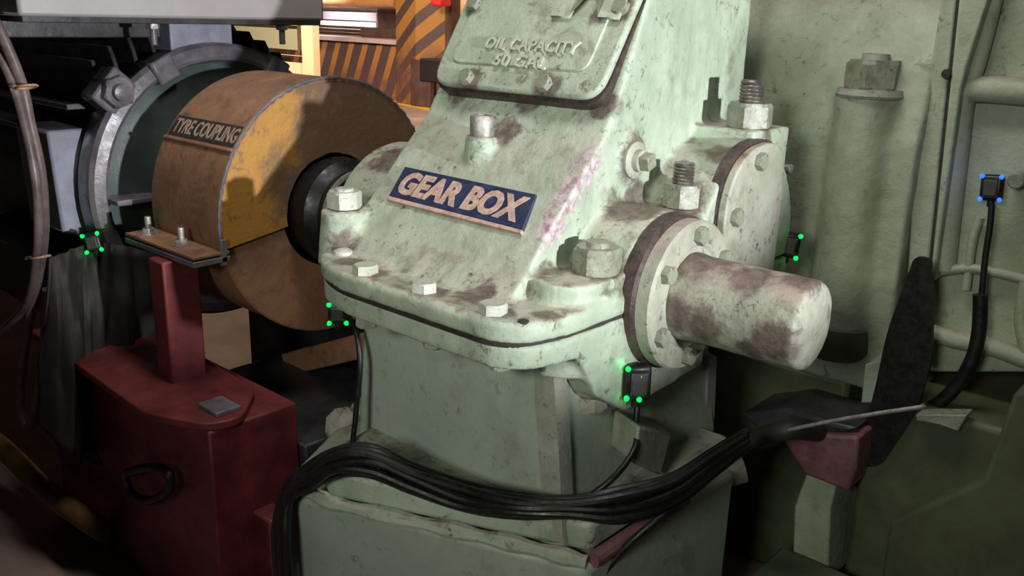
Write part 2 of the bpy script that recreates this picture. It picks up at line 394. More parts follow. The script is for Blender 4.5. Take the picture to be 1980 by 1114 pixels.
def text_mesh(body, size, extrude, offset=0., shear=0., spacing=1.0, wx=1.0):
    c = bpy.data.curves.new('txt', 'FONT'); c.body = body; c.size = size; c.extrude = extrude; c.offset = offset
    c.align_x = 'CENTER'; c.align_y = 'CENTER'; c.shear = shear; c.space_character = spacing; c.resolution_u = 3
    o = bpy.data.objects.new('txt', c); COL.objects.link(o); bpy.context.view_layer.update()
    me = bpy.data.meshes.new_from_object(o.evaluated_get(bpy.context.evaluated_depsgraph_get()))
    bpy.data.objects.remove(o)
    xs = [v.co.x for v in me.vertices]; ys = [v.co.y for v in me.vertices]
    mx, my = (min(xs)+max(xs))/2, (min(ys)+max(ys))/2
    for v in me.vertices: v.co.x -= mx; v.co.y -= my
    me['w'] = max(xs)-min(xs); me['h'] = max(ys)-min(ys)
    me.materials.clear(); return me
def fit_text(me, w, h):
    sx, sy = w/me['w'], h/me['h']
    for v in me.vertices: v.co.x *= sx; v.co.y *= sy
    return me

# ------------------------------------------------------------------ the hall: floor, wall, far things
bm = NB(); box(bm, -32, 6, -4, 16, -.1, 0); obj('floor', bm, CONCRETE, structure=True)
bm = NB(); box(bm, -32, 6, 15.6, 16, 0, 6); obj('wall_back', bm, CREAMWALL, structure=True)
bm = NB(); p0 = at(700, 186, Z=0); p1 = at(860, 217, Z=0); d = (p1-p0).normalized(); q = Vector((-d.y, d.x, 0))*.11
prism(bm, [p0-d*6-q, p1+d*3-q, p1+d*3+q, p0-d*6+q], (0, 0, .004)); obj('trim_1', bm, YELLOWLINE, structure=True)

def pbox(name, x0, y0, x1, y1, Y, dep, mat, parent=None, bevel=0, z0=None, structure=False, label=None):
    a, b = at(x0, y0, Y=Y), at(x1, y1, Y=Y); bm = NB()
    zz = min(a.z, b.z) if z0 is None else z0
    box(bm, min(a.x, b.x), max(a.x, b.x), Y, Y+dep, zz, max(a.z, b.z))
    return obj(name, bm, mat, parent, bevel=bevel, structure=structure, label=label)
t = thing('hazard_barrier', at(690, 160, Y=9.2)*1, 'low wall with thin slanting amber and black stripes beyond the coupling guard', 'barrier')
pbox('panel', 560, 76, 766, 160, 9.2, .3, STRIPE1, t, z0=.0)
pbox('coping', 560, 73, 768, 78, 9.15, .4, LILAC, t, label='pale coping along the top of the wall')
t = thing('hazard_pillar', at(808, 190, Y=9.0), 'square steel pillar with broad yellow and black hazard stripes', 'pillar')
a, b, c_ = at(765, 0, Y=9.), at(812, 0, Y=9.), at(852, 0, Y=9.)
bm = NB(); prism(bm, [(a.x, 9., 0), (b.x, 8.9, 0), (c_.x, 9.12, 0), (c_.x, 9.6, 0), (a.x, 9.6, 0)], (0, 0, 3.6)); obj('post', bm, STRIPE2, t, smooth=False)
bm = NB(); box(bm, c_.x, c_.x+.14, 9.1, 9.6, 0, 3.6); obj('edge_channel', bm, BROWN, t, label='dark brown channel down the pillar edge')
bm = NB(); box(bm, a.x+.5, c_.x-.1, 8.86, 8.98, .0, .75); obj('base_plate', bm, BROWN, t, bevel=.02)
o = pbox('red_valve_box', 832, -30, 851, 12, 8.7, .25, REDBRIGHT, bevel=.03); tag(o, 'small bright red box fixed to the striped pillar', 'box')
a = at(866, 0, Y=9.3); bm = NB(); box(bm, a.x, a.x+2.6, 9.3, 9.8, 0, 4); obj('wall_right', bm, CREAMWALL, structure=True)
t = thing('steel_bench', at(700, 75, Y=9.8), 'dark steel bench end beside the striped pillar under an orange pipe', 'bench')
pbox('leg', 730, 17, 768, 56, 9.8, .3, BROWN, t); pbox('rail', 697, 53, 770, 76, 9.7, .3, BROWN, t); pbox('shelf', 600, 21, 728, 41, 10.0, .5, LILAC, t, label='mauve painted shelf')
o = pbox('white_sheet', 590, 38, 727, 53, 9.95, .9, WHITE); tag(o, 'bright white sheet lying on top of the pale stack behind the striped wall', 'sheet')
t = thing('sheet_stack', at(660, 74, Y=9.75), 'stack of pale lilac sheets behind the striped wall', 'stack')
pbox('pallet', 590, 75, 695, 79, 9.78, .5, BROWN, t, z0=0)
for i in range(4): pbox('sheet', 590, 52+i*6, 697-i*.5, 57.5+i*6, 9.75+.02*(i % 2), .6, WHITE if i % 2 else LILAC, t)
a, b = at(560, 4, Y=9.5), at(767, 7, Y=9.5); bm = NB(); cyl(bm, a, b-a, .085, (b-a).length, 20); tag(obj('orange_pipe', bm, ORANGEPIPE), 'horizontal orange pipe above the white sheet', 'pipe')
# far window strip
a, b = at(600, 9, Y=15.5), at(735, 26, Y=15.5); bm = NB(); box(bm, a.x, b.x, 15.5, 15.58, b.z, a.z); wo = obj('window_1', bm, LILAC, structure=True)
for i in range(6):
    x0 = a.x+(b.x-a.x)*(i+.08)/6; x1 = a.x+(b.x-a.x)*(i+.92)/6; bm = NB(); box(bm, x0, x1, 15.46, 15.5, b.z+.06, a.z-.06); obj('pane', bm, WHITE, wo)
# cream partition
t = thing('cream_partition', at(560, 148, Y=5.0), 'cream timber partition with a frosted upper pane seen behind the motor fins', 'partition')
pbox('post', 581, 30, 608, 165, 5.0, .09, CREAM, t, z0=0)
pbox('rail', 420, 95, 583, 109, 5.0, .08, CREAM, t); pbox('rail', 420, 20, 583, 50, 5.0, .08, CREAM, t)
pbox('pane', 420, 48, 576, 97, 5.03, .02, PANE, t); pbox('lower_panel', 420, 107, 583, 160, 5.03, .04, CREAM, t, z0=0)
pbox('glazing_bead', 574, 48, 582, 97, 4.99, .05, BROWN, t)
o = pbox('cream_cabinet', -60, 30, 120, 100, 4.2, .5, CREAM, z0=0); tag(o, 'cream cabinet showing in the gap left of the motor', 'cabinet')

# ------------------------------------------------------------------ gearbox
AX, AZ = .036, 1.017          # shaft axis Y, Z
GB = thing('gearbox', (-.1, .1, .95), 'large sage green cast iron gearbox bearing a navy GEAR BOX plate', 'gearbox')
FL = [(-.435, .55), (-.435, -.20), (-.41, -.29), (-.345, -.355), (-.245, -.392), (.165, -.394), (.215, -.36), (.236, -.27), (.236, -.2), (.236, .55)]
FLr = rounded(FL, [.01, .05, .06, .06, .06, .06, .05, .04, .03, .01])
def body_x1(y): return .118-.10*max(0., y+.05)
PROF = [(-.305, 1.03), (-.245, 1.085), (-.200, 1.14), (-.150, 1.19), (-.092, 1.25), (-.042, 1.30), (.0, 1.36), (.045, 1.45), (.095, 1.55), (.165, 1.70), (.24, 1.87), (.60, 1.87), (.60, 1.0), (-.30, 1.0)]
bm = NB()
n = len(PROF); add(bm, [(-.37, y, z) for y, z in PROF]+[(body_x1(y), y, z) for y, z in PROF], [tuple(range(n)), tuple(range(2*n-1, n-1, -1))]+[(i, (i+1) % n, n+(i+1) % n, n+i) for i in range(n)])
prism(bm, [(p.x, p.y, 1.002) for p in FLr], (0, 0, .036))
cyl(bm, (-.388, -.255, 1.0), (0, 0, 1), .056, .118, 28, .047)                      # left stud boss
box(bm, -.435, -.33, -.235, .0, 1.0, 1.085)
lathe(bm, (-.56, AX, AZ), (1, 0, 0), [(0, 0), (.19, 0), (.2, .012), (.2, .22), (0, .22)], 48)   # left bearing housing
lathe(bm, (.02, AX, AZ), (1, 0, 0), [(0, 0), (.155, 0), (.152, .205), (0, .205)], 48)            # input bearing housing
prism(bm, [(p.x, p.y, 1.0) for p in rounded([(.06, .05), (.09, -.225), (.16, -.262), (.226, -.225), (.230, .05)], [.01, .04, .05, .05, .01])], (0, 0, .074))
box(bm, .02, .235, .07, .245, 1.0, 1.155)                                           # middle pad
lathe(bm, (-.02, .335, 1.055), (1, 0, 0), [(0, 0), (.212, 0), (.208, .258), (0, .258)], 56)     # second bearing housing
box(bm, -.02, .228, .335, .50, 1.0, 1.298)                                          # rear pad
cyl(bm, (-.154, -.085, 1.14), (0, 0, 1), .042, .142, 28, .033)                     # filler boss
lathe(bm, (.09, .062, 1.252), (1, 0, 0), [(0, 0), (.05, 0), (.048, .026), (0, .026)], 36)        # side plug boss
# keep everything above the parting plane
bmesh.ops.bisect_plane(bm, geom=bm.verts[:]+bm.edges[:]+bm.faces[:], plane_co=(0, 0, 1.0015), plane_no=(0, 0, 1), clear_inner=True)
be = [e for e in bm.edges if e.is_boundary]; bmesh.ops.holes_fill(bm, edges=be, sides=0)
cast('upper_casing', bm, GREEN_WORN, GB, .0058, 4, .0014, 16)
bm = NB()
prism(bm, [(p.x, p.y+.006, .953) for p in FLr], (0, 0, .045))
box(bm, -.36, .13, -.25, .55, .953, .99)
lathe(bm, (-.56, AX, AZ), (1, 0, 0), [(0, 0), (.19, 0), (.2, .012), (.2, .205), (0, .205)], 48)
lathe(bm, (.135, AX, AZ), (1, 0, 0), [(0, 0), (.155, 0), (.152, .09), (0, .09)], 48)
prism(bm, [(p.x, p.y, .90) for p in rounded([(.135, .05), (.137, -.235), (.16, -.262), (.226, -.225), (.230, .05)], [.01, .04, .05, .05, .01])], (0, 0, .098))
prism(bm, [(.14, -.24, .95), (.14, .2, .95), (.14, .2, .82), (.14, -.08, .80), (.14, -.18, .86)], (.095, 0, 0))
lathe(bm, (.18, -.13, .835), (0, 0, 1), [(0, 0), (.03, .002), (.045, .02), (.05, .06), (0, .06)], 28)
lathe(bm, (.14, .335, 1.055), (1, 0, 0), [(0, 0), (.212, 0), (.208, .098), (0, .098)], 56)
bmesh.ops.bisect_plane(bm, geom=bm.verts[:]+bm.edges[:]+bm.faces[:], plane_co=(0, 0, .9985), plane_no=(0, 0, 1), clear_outer=True)
be = [e for e in bm.edges if e.is_boundary]; bmesh.ops.holes_fill(bm, edges=be, sides=0)
cast('lower_casing', bm, GREEN, GB, .0065, 4, .0014, 16)
bm = NB(); P = rounded([(x*.985-.001, y+.005) for x, y in FL], [.01, .05, .06, .06, .06, .06, .05, .04, .03, .01])
prism(bm, [(p.x, p.y, .993) for p in P], (0, 0, .016)); obj('parting_gasket', bm, DARKSEAM, GB, smooth=False, label='dark seam between the two casing halves')

# inspection cover on the slope
def slp(u, v, d=0.): return SO+Vector((u, 0, 0))+SL*v+SN*d
CVW = [(-.352, -.008), (.078, -.006), (.100, .012), (.104, .58), (-.358, .58), (-.362, .012)]
cv = rounded([(-.355, -.012), (.092, -.010), (.100, .60), (-.362, .60)], [.05, .05, .02, .02])
bm = NB(); prism(bm, [slp(p.x*1.012+.001, p.y-.007, -.02) for p in cv], SN*.0415); obj('cover_gasket', bm, GASKET, GB, smooth=False, label='oily dark red gasket under the cover')
bm = NB(); prism(bm, [slp(p.x, p.y, .0215) for p in cv], SN*.017)
IC = obj('inspection_cover', bm, GREEN_COVER, GB, bevel=.006, seg=3)
ri = rounded([(-.322, .040), (.046, .042), (.048, .56), (-.325, .56)], .03)
bm = NB(); prism(bm, [slp(p.x, p.y, .036) for p in ri], SN*.006); obj('raised_field', bm, GREEN_COVER, IC, bevel=.0025)
def on_slope(name, body, px, py, w, h, ext, mat=GREEN, off=.0):
    me = fit_text(text_mesh(body, .05, ext, off), w, h)
    P = at_slope(px, py, .0415+ext)
    M = Matrix(((1, SL.x, SN.x, P.x), (0, SL.y, SN.y, P.y), (0, SL.z, SN.z, P.z), (0, 0, 0, 1)))
    return obj(name, me, mat, IC, M)
on_slope('lettering', 'OIL CAPACITY', 1026, 88, .245, .027, .003, BOLT, .0012)
on_slope('lettering', '50 GAL', 1006, 119, .140, .027, .003, BOLT, .0012)
me = fit_text(text_mesh('M', .2, .004, .012), .165, .15)
P = at_slope(1140, 8, .046); P = P+SL*.045
obj('lettering', me, GREEN, IC, Matrix(((1, SL.x, SN.x, P.x), (0, SL.y, SN.y, P.y), (0, SL.z, SN.z, P.z), (0, 0, 0, 1))), label='large raised letter M at the head of the cover')
for (x, y) in [(905, 152), (1055, 164), (1203, 18), (921, 10)]:
    hexbolt('cover_bolt', IC, at_slope(x, y, .038), SN, .0175, .016, random.random(), NUT)
# name plate
SL2 = Vector((0, .12, .112)).normalized(); SN2 = Vector((0, -SL2.z, SL2.y))
def at_pl(x, y, d, o=Vector((0, -.148, 1.197)), nn=SN2):
    D = (RGT*((x-CX)/F)+UP*((CY-y)/F)+FWD); p = o+nn*d
    return CAM+D*((p-CAM).dot(nn)/D.dot(nn))
q = [at_pl(783, 322, .001), at_pl(1037, 376, .001), at_pl(1010, 444, .001), at_pl(752, 378, .001)]
bm = NB(); prism(bm, q, -SN2*.012); NP = obj('name_plate', bm, BLUE, GB, bevel=.001, smooth=False, label='navy painted plate lettered GEAR BOX')
e1 = ((q[1]-q[0])+(q[2]-q[3])).normalized(); e2 = ((q[0]-q[3])+(q[1]-q[2])).normalized(); cc = sum(q, Vector())/4
e3 = e1.cross(e2).normalized(); e2 = e3.cross(e1)
wd = ((q[1]-q[0]).length+(q[2]-q[3]).length)/2; hd = ((q[0]-q[3]).length+(q[1]-q[2]).length)/2
me = fit_text(text_mesh('GEAR BOX', .06, .0006, .0028), wd*.92, hd*.74)
obj('lettering', me, LETTER, NP, Matrix(((e1.x, e2.x, e3.x, cc.x), (e1.y, e2.y, e3.y, cc.y), (e1.z, e2.z, e3.z, cc.z), (0, 0, 0, 1))) @ Matrix.Translation((0, 0, .0008)))
bm = NB(); a = [q[3]-e2*.001, q[2]-e2*.001, q[2]-e2*.008, q[3]-e2*.010]; prism(bm, a, -SN2*.012); obj('border', bm, LETTER, NP, smooth=False, label='worn pink edge below the plate')
# filler plug, side plug
fp = obj('filler_plug', NB(), STEEL, GB); 
bm = NB(); lathe(bm, (-.154, -.085, 1.272), (0, 0, 1), [(0, 0), (.0235, 0), (.0245, .002), (.0245, .047), (.022, .051), (.011, .051), (.010, .044), (0, .044)], 28)
old = fp.data; fp.data = mesh_of(bm, 'filler_plug', True, 40); fp.data.materials.append(STEEL); bpy.data.meshes.remove(old); fp['label'] = 'bare metal socket plug on the filler boss'
bm = NB(); lathe(bm, (.108, .062, 1.252), (1, 0, 0), [(0, 0), (.034, 0), (.036, .004), (.036, .014), (.028, .018), (.022, .018), (.022, .03), (0, .03)], 32)
sp = obj('side_plug', bm, GREEN_DIRTY, GB); bm = NB()
box(bm, .134, .160, -.014, .014, -.014, .014, Matrix.Translation((0, .062, 1.252)) @ Matrix.Rotation(.35, 4, 'X')); obj('square_head', bm, NUT, sp, bevel=.003)
# nuts on studs
nut_on_stud(GB, (.178, -.125, 1.074), .045, .048, .0225, .010, .2, NUT, NUT, False)
nut_on_stud(GB, (.175, .155, 1.157), .041, .046, .0215, .042, .45, NUT, THREAD)
nut_on_stud(GB, (.182, .395, 1.299), .050, .052, .0265, .047, .25, NUT, THREAD)
nut_on_stud(GB, (-.388, -.252, 1.120), .037, .036, .020, .006, .6, BOLT, BOLT, False)
# flange bolts, above and below
for i, (x, y) in enumerate([(697, 524), (811, 558), (944, 600)]):
    P = at(x, y, Z=1.045); hexbolt('flange_bolt', GB, (P.x, P.y+.012, 1.036), (0, 0, 1), .0245, .020, .3+.5*i, BOLT)
bm = NB(); lathe(bm, (-.335, -.30, 1.037), (0, 0, 1), [(0, 0), (.022, 0), (.020, .008), (.010, .013), (0, .014)], 20); obj('flange_bolt', bm, BOLT, GB, label='paint-clogged rounded bolt end at the flange corner')
for i, (x, y) in enumerate([(830, 664), (700, 624), (958, 704)]):
    P = at(x, y, Z=.945); hexbolt('lower_bolt', GB, (P.x, P.y+.012, .955), (0, 0, -1), .022, .020, .4*i, GREEN_DIRTY)
hexbolt('lower_bolt', GB, (.18, -.13, .837), (0, 0, -1), .036, .030, .1, GREEN_DIRTY)
bm = NB(); P = at(1012, 619, Z=1.04); lathe(bm, (P.x, P.y, 1.030), (0, 0, 1), [(0, 0), (.0095, 0), (.0095, .0095), (0, .0095)], 18); obj('hole_disc', bm, DARKSEAM, GB, label='small dark disc standing for an empty bolt hole in the flange')  # solid dark disc stands for the shade inside an empty hole
# input bearing cap
bm = NB(); lathe(bm, (.218, AX, AZ), (1, 0, 0), [(0, 0), (.150, 0), (.152, .004), (.150, .030), (.145, .036), (0, .036)], 56); obj('cap_gasket', bm, GASKET, GB, label='dark oily gasket ring behind the bearing cap')
bm = NB(); lathe(bm, (.252, AX, AZ), (1, 0, 0), [(.06, 0), (.142, 0), (.145, .003), (.145, .029), (.140, .034), (.10, .034), (.096, .030), (.06, .030)], 56); lathe(bm, (.252, AX, AZ), (1, 0, 0), [(.06, .0), (.06, .030)], 56)
BC = obj('bearing_cap', bm, GREEN_DIRTY, GB)
for k in range(6):
    a = math.radians(28+60*k); hexbolt('cap_bolt', BC, (.284, AX+.118*math.cos(a), AZ+.118*math.sin(a)), (1, 0, 0), .0185, .017, .4*k, NUT)
# shaft cover
bm = NB(); R = .081
lathe(bm, (.272, AX, AZ), (1, 0, 0), [(0, 0), (R*1.10, 0), (R*1.04, .02), (R, .035), (R*1.0, .13), (R*1.005, .236), (R*.985, .248), (R*.90, .256), (R*.5, .260), (0, .261)], 48)
SCV = obj('shaft_cover', bm, SHAFTCOVER, GB, label='stubby closed round cover over the shaft end')
SCV.modifiers.new('sub', 'SUBSURF').levels = 2; SCV.modifiers['sub'].render_levels = 2; bake(SCV, .0016, 22)
# second bearing cap (plate with a flat rear side)
cp = [(.190, 1.06), (.180, 1.11), (.180, 1.165), (.196, 1.214), (.230, 1.252), (.280, 1.275), (.345, 1.282), (.392, 1.272), (.412, 1.246), (.430, 1.153), (.430, 1.00), (.43, .93), (.36, .88), (.27, .90), (.21, .98)]
def capm(s, x0, x1):
    bm = NB(); P = rounded([(.32+(y-.32)*s, 1.08+(z-1.08)*s) for y, z in cp], .03, 3); prism(bm, [(x0, p.x, p.y) for p in P], (x1-x0, 0, 0)); return bm
obj('cap_gasket', capm(1.015, .218, .242), GASKET, GB)
BC2 = obj('bearing_cap', capm(.985, .242, .262), GREEN_DIRTY, GB, bevel=.004, label='larger plate cap with a flat rear side')
for (x, y) in [(1467, 312), (1420, 420)]:
    P = at(x, y, X=.262); hexbolt('cap_bolt', BC2, (.260, P.y, P.z), (1, 0, 0), .019, .017, .3, NUT)
P = at(1515, 325, X=.2); bm = NB(); cyl(bm, (.17, P.y+.0, P.z), (1, 0, 0), .011, .05, 16); obj('dowel_pin', bm, STEEL, GB, bevel=.002, label='bare metal pin beside the larger cap')
# small bracket left of the casing
a = at(838, 136, Y=.16); bm = NB(); box(bm, a.x-.03, -.34, .14, .20, a.z-.028, a.z+.028); obj('side_lug', bm, BROWN, GB, bevel=.004, label='dark brown lug on the far left side')

# ------------------------------------------------------------------ pedestal, foot, plinth
PD = thing('gearbox_pedestal', (-.1, .05, .62), 'smooth pale green column carrying the gearbox on a thick foot plate', 'pedestal')
bm = NB(); add(bm, [(-.352, -.235, .95), (.168, -.235, .95), (.150, .33, .95), (-.352, .33, .95), (-.392, -.235, .55), (.218, -.235, .55), (.205, .36, .55), (-.392, .36, .55)],
    [(0, 1, 2, 3), (7, 6, 5, 4), (0, 4, 5, 1), (1, 5, 6, 2), (2, 6, 7, 3), (3, 7, 4, 0)])
obj('column', bm, GREEN_CLEAN, PD, bevel=.012, seg=3)
bm = NB(); rows = []
for k in range(15):
    t = k/14; z = .92-.34*t; x = .172+.125*(.95-z)
    row = []
    for (dx, dy) in ((-.050, .004), (-.047, -.004), (-.02, -.006), (.003, -.005), (.006, .012), (.004, .03)):
        q = noise.noise(Vector((dx*40, z*22, 3)))*.003; row.append(bm.verts.new((x+dx+q, -.235+dy+q*.6, z)))
    rows.append(row)
for A, B in zip(rows, rows[1:]):
    for m in range(5): bm.faces.new((A[m], A[m+1], B[m+1], B[m]))
obj('corner_weld', bm, GREEN_DIRTY, PD, label='rough dirty weld strip down the front corner')
bm = NB(); prism(bm, [(-.31, -.395, .565), (-.24, -.425, .565), (.262, -.212, .565), (.262, .30, .565), (-.45, .30, .565)], (0, 0, .062)); FT = obj('foot_plate', bm, GREEN, PD, bevel=.012, seg=3); bake(FT)
bm = NB(); prism(bm, [(-.39, -.44, .0), (-.32, -.448, .0), (.275, -.236, .0), (.285, .30, .0), (-.52, .30, .0), (-.52, -.2, 0)], (0, 0, .548)); obj('plinth', bm, GREEN_CLEAN, PD, bevel=.014, seg=3)
bm = NB(); tube(bm, [(-.33, -.43, .556), (-.22, -.418, .556), (-.02, -.337, .556), (.14, -.272, .556), (.265, -.224, .553)], lambda t: .016+.003*math.sin(t*37), 10); obj('weld_bead', bm, GREEN, PD)
bm = NB(); tube(bm, [(.27, -.215, .556), (.272, -.1, .556), (.274, .1, .556)], .016, 10); obj('weld_bead', bm, PINKISH, PD, label='rusty orange weld along the right edge')
for i, (x, y, s) in enumerate([(672, 832, .055), (706, 800, .04)]):
    P = at(x, y, Y=-.12 if i == 0 else -.07); bm = NB(); bmesh.ops.create_icosphere(bm, subdivisions=2, radius=s)
    for v in bm.verts: v.co = Vector((v.co.x, v.co.y, v.co.z*1.15))*(1+.18*noise.noise(v.co*22)); v.co = v.co+P
    obj('hold_down_nut', bm, GREEN_DIRTY, PD, ang=20)
a = at(670, 880, Y=-.02); bm = NB(); prism(bm, [(-.53, -.06, .549), (-.40, -.06, .549), (-.40, -.06, .63), (-.48, -.06, .63)], (0, .16, 0)); obj('gusset', bm, GREEN_DIRTY, PD, bevel=.006)
# pale gusset block at the right of the pedestal
Pq = [at(x, y, X=.27) for x, y in [(1236, 824), (1300, 838), (1278, 922), (1226, 898)]]
bm = NB(); prism(bm, Pq, (-.08, .03, 0)); obj('foot_clamp', bm, NUT, PD, bevel=.006, label='pale grey clamp block at the right of the column')
Pq = [at(x, y, X=.19) for x, y in [(1372, 690), (1386, 690), (1380, 850), (1362, 850)]]
bm = NB(); prism(bm, Pq, (-.05, .02, 0)); obj('edge_strip', bm, GREYBOX, PD, label='pale strip at the rear edge of the column')

# ------------------------------------------------------------------ large casing behind, on the right
CG = thing('machine_casing', (.4, .9, .6), 'big sage green machine casing with a tall bolt boss and ribbed end', 'machine')
bm = NB(); prof = [(.80, .62), (.775, .80), (.765, 1.0), (.765, 1.25), (.80, 1.42), (.88, 1.56), (1.05, 1.75), (1.3, 1.9), (1.7, 1.9), (1.7, .62)]
n = len(prof); prism(bm, [(-.75, y, z) for y, z in prof], (1.17, 0, 0))
cyl(bm, (.283, .79, .77), (0, 0, 1), .082, .60, 40, .074)
cast('shell', bm, GREEN_CASE, CG, .011, 4, .003, 9)
bm = NB(); lathe(bm, (.287, .79, 1.352), (0, 0, 1), [(0, 0), (.078, 0), (.081, .006), (.076, .020), (0, .020)], 40); obj('boss_seat', bm, GREEN_DIRTY, CG)
nut_on_stud(CG, (.287, .79, 1.372), .066, .066, .032, .014, .12, NUT, GREEN_DIRTY, False)
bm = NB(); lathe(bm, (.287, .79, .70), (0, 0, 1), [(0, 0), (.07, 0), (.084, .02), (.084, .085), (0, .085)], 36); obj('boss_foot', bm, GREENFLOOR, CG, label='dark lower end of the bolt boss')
def strip(name, pts, dep, mat=GREEN_CASE, Y=.80, bev=.006, lab=None):
    bm = NB(); prism(bm, [at(x, y, Y=Y) for x, y in pts], (0, dep, 0)); return obj(name, bm, mat, CG, bevel=bev, seg=3, label=lab)
strip('flange_strip', [(1779, 120), (1800, 120), (1822, -20), (1850, -20), (1790, 560), (1752, 560)], .12, Y=.80)
strip('seam_gap', [(1852, -20), (1858, -20), (1799, 540), (1790, 540)], .10, DARKSEAM, .805, 0)
fs = strip('end_flange', [(1856, -20), (1916, -20), (1868, 130), (1858, 170), (1806, 545), (1797, 545)], .14, Y=.79)
P = at(1829, 143, Y=.786); bm = NB(); cyl(bm, (P.x, P.y, P.z), (0, 1, 0), .0105, .02, 18); obj('bolt_hole_disc', bm, DARKSEAM, fs)  # dark disc in place of the shaded inside of a hole
strip('end_panel', [(1850, -40), (2300, -40), (2300, 720), (1790, 720)], .10, GREEN_CASE, .86)
def rib(name, pts, r, Y=.84, mat=GREEN_CASE, lab=None):
    bm = NB(); tube(bm, [at(x, y, Y=Y) for x, y in pts], r, 14); return obj(name, bm, mat, CG, label=lab)
rib('rib', [(1930, -40), (1912, 40), (1885, 140), (1872, 152)], .018)
rib('rib', [(2150, 182), (2000, 178), (1900, 172), (1872, 176), (1858, 200), (1846, 300), (1832, 420), (1822, 520)], .030, .845)
rib('rib', [(1806, 528), (1850, 520), (1900, 522), (1980, 540), (2100, 580)], .012)
rib('rib', [(1790, 640), (1840, 655), (1920, 672), (2000, 700), (2150, 740)], .022)
rib('rib', [(1895, 420), (1880, 470), (1868, 560)], .010)
rib('rib', [(1985, 545), (1975, 620), (1990, 690)], .016)
bm = NB(); P = at(1975, 345, Y=.85); cyl(bm, (P.x, .80, P.z), (0, 1, 0), .018, .06, 20); obj('drain_plug', bm, NUT, CG, bevel=.003)
# casing base and plinth
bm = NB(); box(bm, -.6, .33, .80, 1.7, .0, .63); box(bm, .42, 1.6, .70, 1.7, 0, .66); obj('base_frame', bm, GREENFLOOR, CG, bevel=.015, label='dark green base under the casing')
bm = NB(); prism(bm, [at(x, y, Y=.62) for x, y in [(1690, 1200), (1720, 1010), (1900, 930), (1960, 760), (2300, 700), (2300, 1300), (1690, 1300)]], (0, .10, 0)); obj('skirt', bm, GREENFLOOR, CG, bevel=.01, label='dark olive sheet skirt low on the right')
P0 = [at(x, y, Y=.62) for x, y in [(1570, 885), (1625, 905), (1605, 985), (1600, 1130), (1530, 1130), (1535, 980)]]
bm = NB(); prism(bm, P0, (0, .20, 0)); obj('foot_post', bm, GREEN_CASE, CG, bevel=.006)
o_ = [at(x, y, Y=.60) for x, y in [(1510, 848), (1560, 838), (1660, 845), (1655, 905), (1640, 952), (1555, 918)]]
bm = NB(); prism(bm, o_, (0, .21, 0)); obj('holding_bracket', bm, PINKISH, CG, bevel=.008, label='faded red bracket above the pale foot post')
o_ = [at(x, y, Y=.70) for x, y in [(1672, 705), (1722, 690), (1718, 780), (1664, 780)]]
bm = NB(); prism(bm, o_, (0, .10, 0)); obj('boss_web', bm, GREEN_CLEAN, CG, bevel=.004)
o_ = [at(x, y, Y=.66) for x, y in [(1770, 802), (1870, 803), (1852, 835), (1815, 822), (1772, 814)]]
bm = NB(); prism(bm, o_, (0, .05, 0)); obj('shim', bm, NUT, CG, bevel=.003, label='broken pale shim at the base')
o_ = [at(x, y, Y=.62) for x, y in [(1430, 800), (1520, 790), (1600, 815), (1660, 830), (1600, 845), (1480, 845)]]
bm = NB(); prism(bm, o_, (0, .19, 0)); obj('base_lug', bm, MOTOR, CG, bevel=.01)
P = at(1400, 915, Y=.35); bm = NB(); tube(bm, [P+Vector((-.03, 0, .01)), P, P+Vector((.035, .03, .01))], .03, 12); tag(obj('pipe_elbow', bm, GREEN_DIRTY), 'small dirty green pipe elbow behind the cable bundle', 'pipe')
# green floor kerb between pedestal and casing
bm = NB(); box(bm, .29, 1.4, .05, .60, 0, .22); obj('trim_2', bm, GREENFLOOR, structure=True, bevel=.01)

# ------------------------------------------------------------------ tyre coupling and its guard
GY, GZ, GR = .05, 1.005, .342
CP = thing('tyre_coupling', (-.72, GY, GZ-.15), 'dark rubber tyre coupling turning inside the brown guard', 'coupling')
bm = NB(); lathe(bm, (-.84, GY, GZ), (1, 0, 0), [(0, 0), (.135, 0), (.142, .03), (.140, .075), (.122, .095), (.116, .10), (.116, .12), (.110, .13), (.085, .135), (.08, .15), (0, .15)], 56); obj('hub_flange', bm, RUBBER, CP)
bm = NB(); lathe(bm, (-.1102-.84, GY, GZ), (1, 0, 0), [(.06, 0), (.25, .0), (.27, -.05), (.25, -.10), (.06, -.10)], 48); obj('tyre', bm, RUBBER, CP)
bm = NB(); cyl(bm, (-.70, GY, GZ), (1, 0, 0), .055, .15, 32); obj('shaft', bm, STEEL, CP)
bm = NB(); lathe(bm, (-.722, GY, GZ), (1, 0, 0), [(.112, 0), (.119, .002), (.119, .008), (.112, .010)], 56); lathe(bm, (-.722, GY, GZ), (1, 0, 0), [(.112, 0), (.112, .010)], 56); obj('hub_rim_ring', bm, STEEL, CP, label='thin bright edge around the hub')  # thin steel ring round the rim of the hub

GD = thing('coupling_guard', (-.98, GY, .70), 'rusty brown drum guard lettered TYRE COUPLING with a worn yellow end', 'guard')
